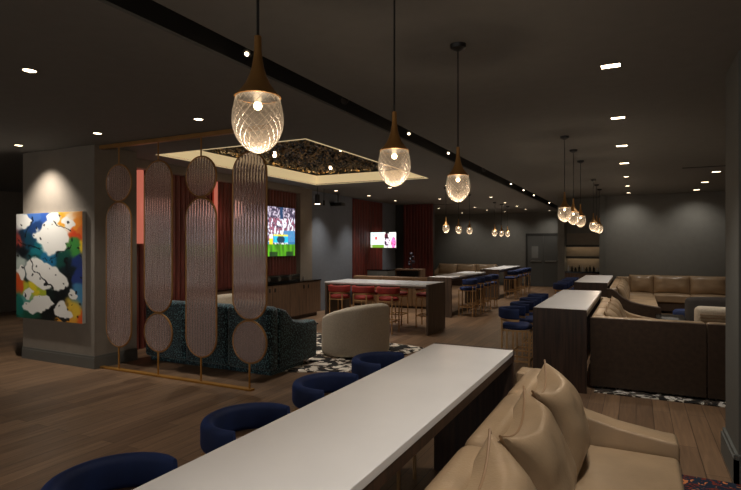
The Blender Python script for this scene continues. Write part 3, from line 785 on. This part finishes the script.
# ------------------------------------------------------------------ leather seating
def pillow_bm(w_, h_, t_, seed=0, ear=.10, piping=True):
    """standing cushion in the YZ plane, front towards +X, bottom edge at z=0"""
    bm = B(); N = 22; rnd = random.Random(seed)
    def edge(u, v):
        y = w_/2*u*(1-ear*(1-v*v)*abs(u)**3); z = h_/2*v*(1-(ear*1.65 if v > 0 and ear > .15 else ear*1.1)*(1-u*u)*abs(v)**3)
        return y, z
    sheets = []
    for s in (1, -1):
        g = []
        for j in range(N+1):
            row = []
            for i in range(N+1):
                u, v = -1+2*i/N, -1+2*j/N
                u = math.sin(u*PI/2)*.5+u*.5; v = math.sin(v*PI/2)*.5+v*.5
                y, z = edge(u, v)
                th = ((1-abs(u)**3.0)*(1-abs(v)**3.0))
                th = max(0, th)**.62*t_/2
                th *= 1+.07*noise.noise(Vector((u*3+seed, v*3, s*2.0)))+.04*math.sin(9*u*v+seed)
                row.append((s*th, y, z+h_/2))
            g.append(row)
        sheets.append(g)
    vm = {}
    def vert(s, i, j):
        k = (0 if (i in (0, N) or j in (0, N)) else s, i, j)
        if k not in vm: vm[k] = bm.verts.new(sheets[0 if s > 0 else 1][j][i])
        return vm[k]
    for s in (1, -1):
        for j in range(N):
            for i in range(N):
                q = [vert(s, i, j), vert(s, i+1, j), vert(s, i+1, j+1), vert(s, i, j+1)]
                bm.faces.new(q if s > 0 else q[::-1])
    loop = [(0,)+tuple(c) for c in [(lambda a: (a[0], a[1]+h_/2))(edge(u, v)) for u, v in
            [(-1+2*k/16, -1) for k in range(16)]+[(1, -1+2*k/16) for k in range(16)]+[(1-2*k/16, 1) for k in range(16)]+[(-1, 1-2*k/16) for k in range(16)]]]
    return bm, loop
def cushion(x, y, z, rz, w_, h_, t_, lean, label, group, seed=0, ear=.12):
    t2 = thing('cushion', label, 'cushion', (x, y, z), rz, group)
    bm, loop = pillow_bm(w_, h_, t_, seed, ear)
    R_ = Matrix.Rotation(-lean, 4, 'Y')
    for v in bm.verts: v.co = R_ @ v.co
    link('cover', bm, 'leather', t2, True)
    link('piping', tube(B(), [R_ @ Vector(p) for p in loop], .006, 6, True), 'leathseam', t2, True)
    return t2
def seatpad(bm, x0, y0, x1, y1, z0, z1, bev=.045):
    n = bmesh.new(); bmesh.ops.create_cube(n, size=1)
    for v in n.verts: v.co = Vector(((x0+x1)/2+v.co.x*(x1-x0), (y0+y1)/2+v.co.y*(y1-y0), (z0+z1)/2+v.co.z*(z1-z0)))
    bmesh.ops.subdivide_edges(n, edges=list(n.edges), cuts=5, use_grid_fill=True)
    cx_, cy_ = (x0+x1)/2, (y0+y1)/2
    n.verts.ensure_lookup_table()
    es = [e for e in n.edges if len(e.link_faces) == 2 and e.calc_face_angle(0) > .5]
    bmesh.ops.bevel(n, geom=es, offset=bev, segments=3, profile=.5, affect='EDGES', clamp_overlap=True)
    for v in n.verts:
        u, w_ = (v.co.x-cx_)/(x1-x0)*2, (v.co.y-cy_)/(y1-y0)*2
        if v.co.z > (z0+z1)/2: v.co.z += .02*(1-u*u)*(1-w_*w_)
    merge(bm, n); return bm
SWOOP = [(-.03,.83),(.06,.825),(.14,.78),(.24,.68),(.38,.60),(.56,.555),(.80,.52),(.875,.515)]
def arm_poly(h0=0.08): return SWOOP+[(.89,.49),(.89,h0),(-.03,h0)]

# foreground sofa: back along x=-.66, seat towards +x
sf = thing('sofa', 'tan leather sofa in the foreground backing onto the white table', 'sofa', (-.665, 0, 0))
for i, (a, b_) in enumerate(((.55,1.30),(1.305,2.17),(2.175,3.005),(3.01,3.70))):
    link('back_section', box(B(), 0, a, .10, .165, b_, .835, .065, 5), 'leather', sf, True)
link('base', box(B(), .03, .55, .05, .84, 3.5, .26, .01), 'leather', sf, True)
link('arm', prism(B(), arm_poly(), 'y', 3.50, 3.685, .028, 4), 'leather', sf, True)
for a, b_ in ((1.0,1.9),(1.91,2.69),(2.70,3.495)):
    link('seat_cushion', seatpad(B(), .17, a, .885, b_, .26, .44), 'leather', sf, True)
for y in (.7, 3.55):
    for x in (.06, .8): link('foot', box(B(), x, y-.03, 0, x+.05, y+.03, .05 if y < 3 else .09), 'black', sf)
for i, y in enumerate((3.17, 2.46, 1.74)):
    cushion(-.315, y, .425, math.radians(4), .78, .52, .30, .36, ['pointed tan leather cushion by the arm of the foreground sofa','middle tan leather cushion on the foreground sofa, partly in shade','tan leather cushion at the bottom picture edge'][i], 'foreground sofa cushions', i*3+1, .2)

# nearer booth behind the second right table
sf = thing('sofa', 'tan and brown corner sofa with its tall brown back towards the camera', 'corner sofa', (-.475, 6.62, 0))
for a, b_ in ((0,1.15),(1.155,2.35),(2.355,3.4)):
    link('back_panel', box(B(), a, 0, .03, b_-.004, .06, .815, .006), 'brownback', sf)
    link('back_section', box(B(), a+.002, .06, .10, b_-.004, .20, .82, .03, 3), 'leather', sf, True)
for a, b_ in ((.205,1.0),(1.005,1.8),(1.805,2.45)):
    link('back_section', box(B(), 0, a, .08, .165, b_, .83, .04, 3), 'leather', sf, True)
link('arm', prism(B(), arm_poly(), 'y', 2.46, 2.63, .025, 3), ['leather'], sf, True)
link('base', box(B(), .05, .1, .05, .84, 2.5, .26, .01), 'brownback', sf); link('base', box(B(), .85, .1, .05, 3.4, .85, .26, .01), 'brownback', sf)
for a, b_ in ((.21,1.05),(1.055,1.75),(1.755,2.45)): link('seat_cushion', seatpad(B(), .17, a, .88, b_, .26, .44), 'leather', sf, True)
for a, b_ in ((.89,1.72),(1.73,2.55),(2.56,3.38)): link('seat_cushion', seatpad(B(), a, .21, b_, .88, .26, .44), 'leather', sf, True)
for x, y in ((.05,.05),(1.2,.05),(2.3,.05),(3.3,.05),(.06,2.5),(.8,2.5),(3.3,.8)): link('foot', box(B(), x-.025, y-.025 if y > .1 else y-.03, 0, x+.025, y+.025, .1), 'black', sf)
for i, y in enumerate((7.15, 7.72, 8.3, 8.75)):
    cushion(-.17, y, .425, 0, .60, .47, .2, .36, ORD[i]+' tan cushion along the side of the nearer brown-backed booth', 'nearer booth cushions', 20+i)

# far booth against the right wall
sf = thing('sofa', 'tan leather corner sofa along the far right wall', 'corner sofa', (-.475, 11.0, 0))
for a, b_ in ((.19,1.2),(1.205,2.4),(2.405,3.7)):
    link('back_section', box(B(), 0, a, .08, .165, b_, .83, .04, 3), 'leather', sf, True)
link('arm', prism(B(), arm_poly(), 'y', 0.03, .185, .025, 3), ['brownback'], sf, True)
link('base', box(B(), .05, .1, .05, .84, 4.4, .26, .01), 'brownback', sf); link('base', box(B(), .85, 3.75, .05, 4.2, 4.4, .26, .01), 'brownback', sf)
for a, b_ in ((0,.86),(.865,1.66),(1.665,2.45),(2.455,4.2)):
    link('back_section', box(B(), a, 4.5, .08, b_, 4.66, .83, .04, 3), 'leather', sf, True)
for a, b_ in ((.2,1.2),(1.205,2.4),(2.405,3.7)): link('seat_cushion', seatpad(B(), .17, a, .88, b_, .26, .44), 'leather', sf, True)
for a, b_ in ((.2,.86),(.865,1.66),(1.665,2.45),(2.455,3.3)): link('seat_cushion', seatpad(B(), a, 3.72, b_, 4.5, .26, .45), 'leather', sf, True)
for x, y in ((.1,.15),(.8,.15),(.1,4.3),(4.1,4.3),(4.1,3.8)): link('foot', box(B(), x-.025, y-.025, 0, x+.025, y+.025, .09), 'black', sf)
for i, y in enumerate((11.55, 12.25, 12.95, 13.65, 14.3)):
    cushion(-.17, y, .425, 0, .68, .46, .2, .36, ['nearest','second','third','fourth','innermost corner'][i]+' tan cushion along the side of the far right booth', 'far booth side cushions', 30+i)
for i, x in enumerate((.12, .79, 1.585, 2.38)):
    cushion(x, 15.18, .43, -PI/2, .82 if i else .56, .49, .32, .30, ['left','second','third','fourth'][i]+' broad tan back cushion against the far right wall', 'far wall cushions', 40+i, .05)

# banquette behind the red-stool table (its back towards the camera) and sofa on the back wall
sf = thing('sofa', 'low tan banquette seen from behind, past the red-stool table', 'sofa', (-7.0, 12.9, 0))
for a, b_ in ((0,.88),(.885,1.75),(1.755,2.55)):
    link('back_panel', box(B(), a, 0, .05, b_, .18, .82, .03, 3), 'leathseam', sf, True)
    link('seat_cushion', seatpad(B(), a+.003, .19, b_-.003, .85, .24, .44), 'leather', sf, True)
link('base', box(B(), .02, .05, 0, 2.53, .8, .24), 'brownback', sf)
sf = thing('sofa', 'tan leather sofa against the back wall left of the furthest table', 'sofa', (-7.7, 21.0, 0))
link('base', box(B(), .05, .1, 0, 2.6, .95, .25), 'brownback', sf)
for i in range(3):
    link('back_section', box(B(), .1+i*.83, .85, .2, .1+i*.83+.82, 1.02, .84, .04, 3), 'leather', sf, True)
    link('seat_cushion', seatpad(B(), .1+i*.83, .08, .1+i*.83+.82, .84, .25, .44), 'leather', sf, True)
link('arm', prism(B(), [(.02,.2),(.95,.2),(.95,.80),(.7,.66),(.1,.5),(.02,.48)], 'x', 0, .1, .02, 2), 'leather', sf, True)
for i in range(3):
    cushion(-7.7+.5+i*.83, 21.68, .43, -PI/2, .84, .47, .22, .30, ['left','middle','right'][i]+' tan cushion on the sofa against the back wall', 'back wall cushions', 50+i, .05)

# ------------------------------------------------------------------ lounge: teal sofa, ivory chair, coffee table, rug
sf = thing('sofa', 'dark teal speckled sofa seen from behind the glass screen', 'sofa', (-6.33, 5.36, 0))
xs = (0, .79, 1.53, 2.24)
for i in range(3):
    sect = rrect(.2, .80, .08, 4, .06)
    bm = B(); path = [(xs[i]+.02, .10), (xs[i+1]-.02, .10)]
    box(bm, xs[i], 0, .06, xs[i+1]-.006, .2, .87, .06, 4)
    link('back_section', bm, 'teal', sf, True)
    link('seat_cushion', seatpad(B(), xs[i]+(.17 if i == 0 else 0), .21, xs[i+1]-(.17 if i == 2 else .005), .84, .24, .44), 'teal', sf, True)
arm = [(.0,.06),(.90,.06),(.92,.55),(.85,.60),(.62,.60),(.42,.64),(.24,.80),(.12,.865),(.0,.86)]
for x in (0, 2.08):
    link('arm', prism(B(), [(a+.19, b_) for a, b_ in arm[:2]]+[(1.11,.55),(1.04,.60),(.76,.60),(.52,.65),(.36,.80),(.19,.85)], 'x', x, x+.16, .03, 3), 'teal', sf, True)
link('base', box(B(), .05, .08, 0, 2.2, .8, .24), 'teal', sf)

def barrel_chair(name, label, x, y, rz, mname, w_=.46, h_=.74, back=True, low=.60):
    t_ = thing(name, label, 'armchair', (x, y, 0), rz)
    path = []
    for k in range(29):
        a = math.radians(55+250*k/28); f = math.cos((k/28-.5)*PI)**.8 if 0 < k < 28 else 0
        hh = low/h_+(1-low/h_)*max(0, f)
        path.append((w_*math.cos(a)*(1.0), w_*1.05*math.sin(a), 0, 1 if 1 < k < 27 else .8, hh))
    link('shell', sweep(B(), path, [(s*1.0, z) for s, z in rrect(.17, h_-.02, .075, 6, .02)]), mname, t_, True)
    link('seat', lathe(B(), [(0,.06),(w_-.09,.06),(w_-.05,.12),(w_-.05,.36),(w_-.10,.42),(0,.44)], n=32), mname, t_, True)
    link('plinth', lathe(B(), [(0,0),(w_-.15,0),(w_-.15,.06),(0,.06)], n=24), 'black', t_)
    return t_
barrel_chair('lounge_chair', 'ivory curved lounge chair with its back to the camera', -3.86, 7.18, math.radians(158), 'boucle', .43, .79, low=.52)
barrel_chair('lounge_chair', 'pale lounge chair half hidden behind the teal sofa', -6.2, 7.0, math.radians(-70), 'boucle', .38, .80, low=.66)
barrel_chair('lounge_chair', 'dark grey round-backed chair in the right-hand booth', 1.28, 10.35, math.radians(100), 'greyfab', .44, .84, low=.74)
ot = thing('lounge_chair', 'cream stitched square-backed chair behind the brown booth back', 'armchair', (1.18, 8.55, 0), 0)
link('backrest', box(B(), -.48, -.38, .10, .48, -.14, .84, .07, 4), 'boucle', ot, True)
link('seat', box(B(), -.46, -.14, .10, .46, .45, .42, .06, 3), 'boucle', ot, True)
bm = B()
for z in (.66, .70, .74): tube(bm, [(-.43,-.384,z), (.43,-.384,z)], .005, 6)
link('stitching', bm, 'leathseam', ot)
for x in (-.4, .4):
    for y in (-.3, .38): link('leg', tube(B(), [(x,y,0), (x,y,.1)], .02), 'black', ot)
pf = thing('ottoman', 'small royal blue ottoman in the right-hand booth', 'ottoman', (.84, 11.35, 0))
link('cushion_top', lathe(B(), [(0,.25),(.2,.25),(.23,.28),(.23,.42),(.2,.46),(0,.47)], n=24), 'navy', pf, True)
link('legs_base', lathe(B(), [(0,0),(.16,0),(.16,.25),(0,.25)], n=20), 'black', pf, True)
ct = thing('coffee_table', 'low black coffee table between the two right-hand booths', 'coffee table', (.52, 10.2, 0))
link('table_top', box(B(), -.22, -.5, .41, .22, .5, .44, .008), 'blackgloss', ct)
for x in (-.18, .18):
    for y in (-.45, .45): link('leg', tube(B(), [(x,y,0), (x,y,.41)], .014), 'black', ct)
mg = link('magazine', box(B(), -.12, -.16, 0, .12, .16, .012), 'cup', None, False, (.50, 10.0, .44)); tag(mg, 'pale magazine lying on the low black coffee table', 'magazine')
dt = thing('coffee_table', 'dark triangular low table between teal sofa and ivory chair', 'coffee table', (-4.85, 7.0, 0))
link('table_top', prism(B(), [(-.55,-.25),(.30,.22),(-.10,.42),(-.5,.40)], 'z', .385, .41, .006, 2), 'black', dt)
for a, b_ in (((.22,.2),(.36,-.05)), ((-.5,-.2),(-.4,-.1)), ((-.4,.35),(-.35,.25))):
    link('leg', tube(B(), [(a[0],a[1],.39), (b_[0],b_[1],.0)], .013), 'black', dt)
rg = link('rug', prism(B(), [(-6.2,6.2),(-4.0,5.7),(-3.35,6.05),(-3.0,8.0),(-5.9,8.6)], 'z', 0, .008), 'cowhide'); tag(rg, 'black, brown and white patterned rug under the ivory chair', 'rug')
for nm, y0, y1, x0, x1, mm, lab in (('rug', 6.44, 10.6, -.42, 3.2, 'marble', 'black and white marbled rug under the brown-backed booth'), ('rug', 1.5, 4.40, .285, 3.0, 'navyrug', 'navy rug with orange pattern at the lower right corner')):
    rg = link(nm, box(B(), x0, y0, 0, x1, y1, .008), mm); tag(rg, lab, 'rug')

# ------------------------------------------------------------------ credenzas and sculpture before the red panels
cr = thing('credenza', 'dark slate credenza under the small television', 'cabinet', (-6.95, 14.15, 0))
link('body', box(B(), -.12, -.25, .06, .55, .25, .92, .004), 'pier', cr); link('top', box(B(), -.13, -.26, .92, .56, .26, .945), 'blackgloss', cr)
for s in (0, 1): link('door', box(B(), -.11+s*.33, -.262, .08, .21+s*.33, -.25, .90), 'pier', cr)
link('plinth', box(B(), -.1, -.2, 0, .52, .2, .06), 'black', cr)
sh = thing('console_table', 'open oak console with sculpture on top, before the red partition', 'console table', (-6.05, 14.7, 0))
link('top', box(B(), -.42, -.2, .90, .42, .2, .95, .004), 'oak', sh)
for x in (-.42, .36): link('side_panel', box(B(), x, -.2, 0, x+.06, .2, .90, .003), 'oak', sh)
link('shelf', box(B(), -.36, -.2, .52, .36, .2, .56), 'oak', sh)
link('back_panel', box(B(), -.36, .17, .0, .36, .2, .9), 'black', sh)
o = link('bowl', lathe(B(), [(0,0),(.05,0),(.11,.07),(.125,.13),(.12,.13),(.10,.07),(0,.02)], n=20), 'white', None, True, (-6.25, 14.65, .56)); tag(o, 'white ceramic bowl inside the open oak console', 'bowl')
sc = thing('sculpture', 'dark violet branching sculpture on the oak console', 'sculpture', (-6.0, 14.7, .95))
link('foot', lathe(B(), [(0,0),(.07,0),(.06,.03),(0,.03)], n=16), 'black', sc, True)
bm = B(); tube(bm, [(0,0,.03),(.02,0,.2),(-.02,.01,.33),(.01,0,.48)], [.012,.012,.010,.006])
for p, r in (((-.06,0,.14),.045), ((.06,.01,.22),.05), ((-.03,.02,.30),.042), ((.05,0,.36),.045), ((.0,0,.45),.045), ((-.07,0,.21),.03)):
    n = bmesh.new(); bmesh.ops.create_icosphere(n, subdivisions=2, radius=r)
    for v in n.verts: v.co = Vector(p)+v.co*(1+.5*noise.noise(v.co*60))
    merge(bm, n); tube(bm, [(0,0,p[2]-.03), p], .006)
link('branches', bm, 'plant', sc, True)

# ------------------------------------------------------------------ far left recess
cs = thing('console_table', 'dark low bench half seen past the painting pier', 'bench', (-11.05, 7.2, 0))
link('top', box(B(), -.9, -.25, .40, .9, .25, .46, .01), 'black', cs)
for x in (-.85, .8): link('leg', box(B(), x, -.22, 0, x+.05, .22, .40), 'black', cs)
link('backrest', box(B(), -.9, .18, .46, .9, .25, .85, .01), 'black', cs)

# ------------------------------------------------------------------ black linear slots in the ceiling
for i, (x0, x1, y) in enumerate(((.72, 3.2, 10.7), (-6.3, -5.0, 16.6))):
    ln = link('linear_diffuser', box(B(), x0, y-.04, H-.006, x1, y+.04, H), 'slot'); tag(ln, ['black linear air slot in the ceiling near the right pier','black linear air slot in the ceiling before the red partition'][i], 'air vent')
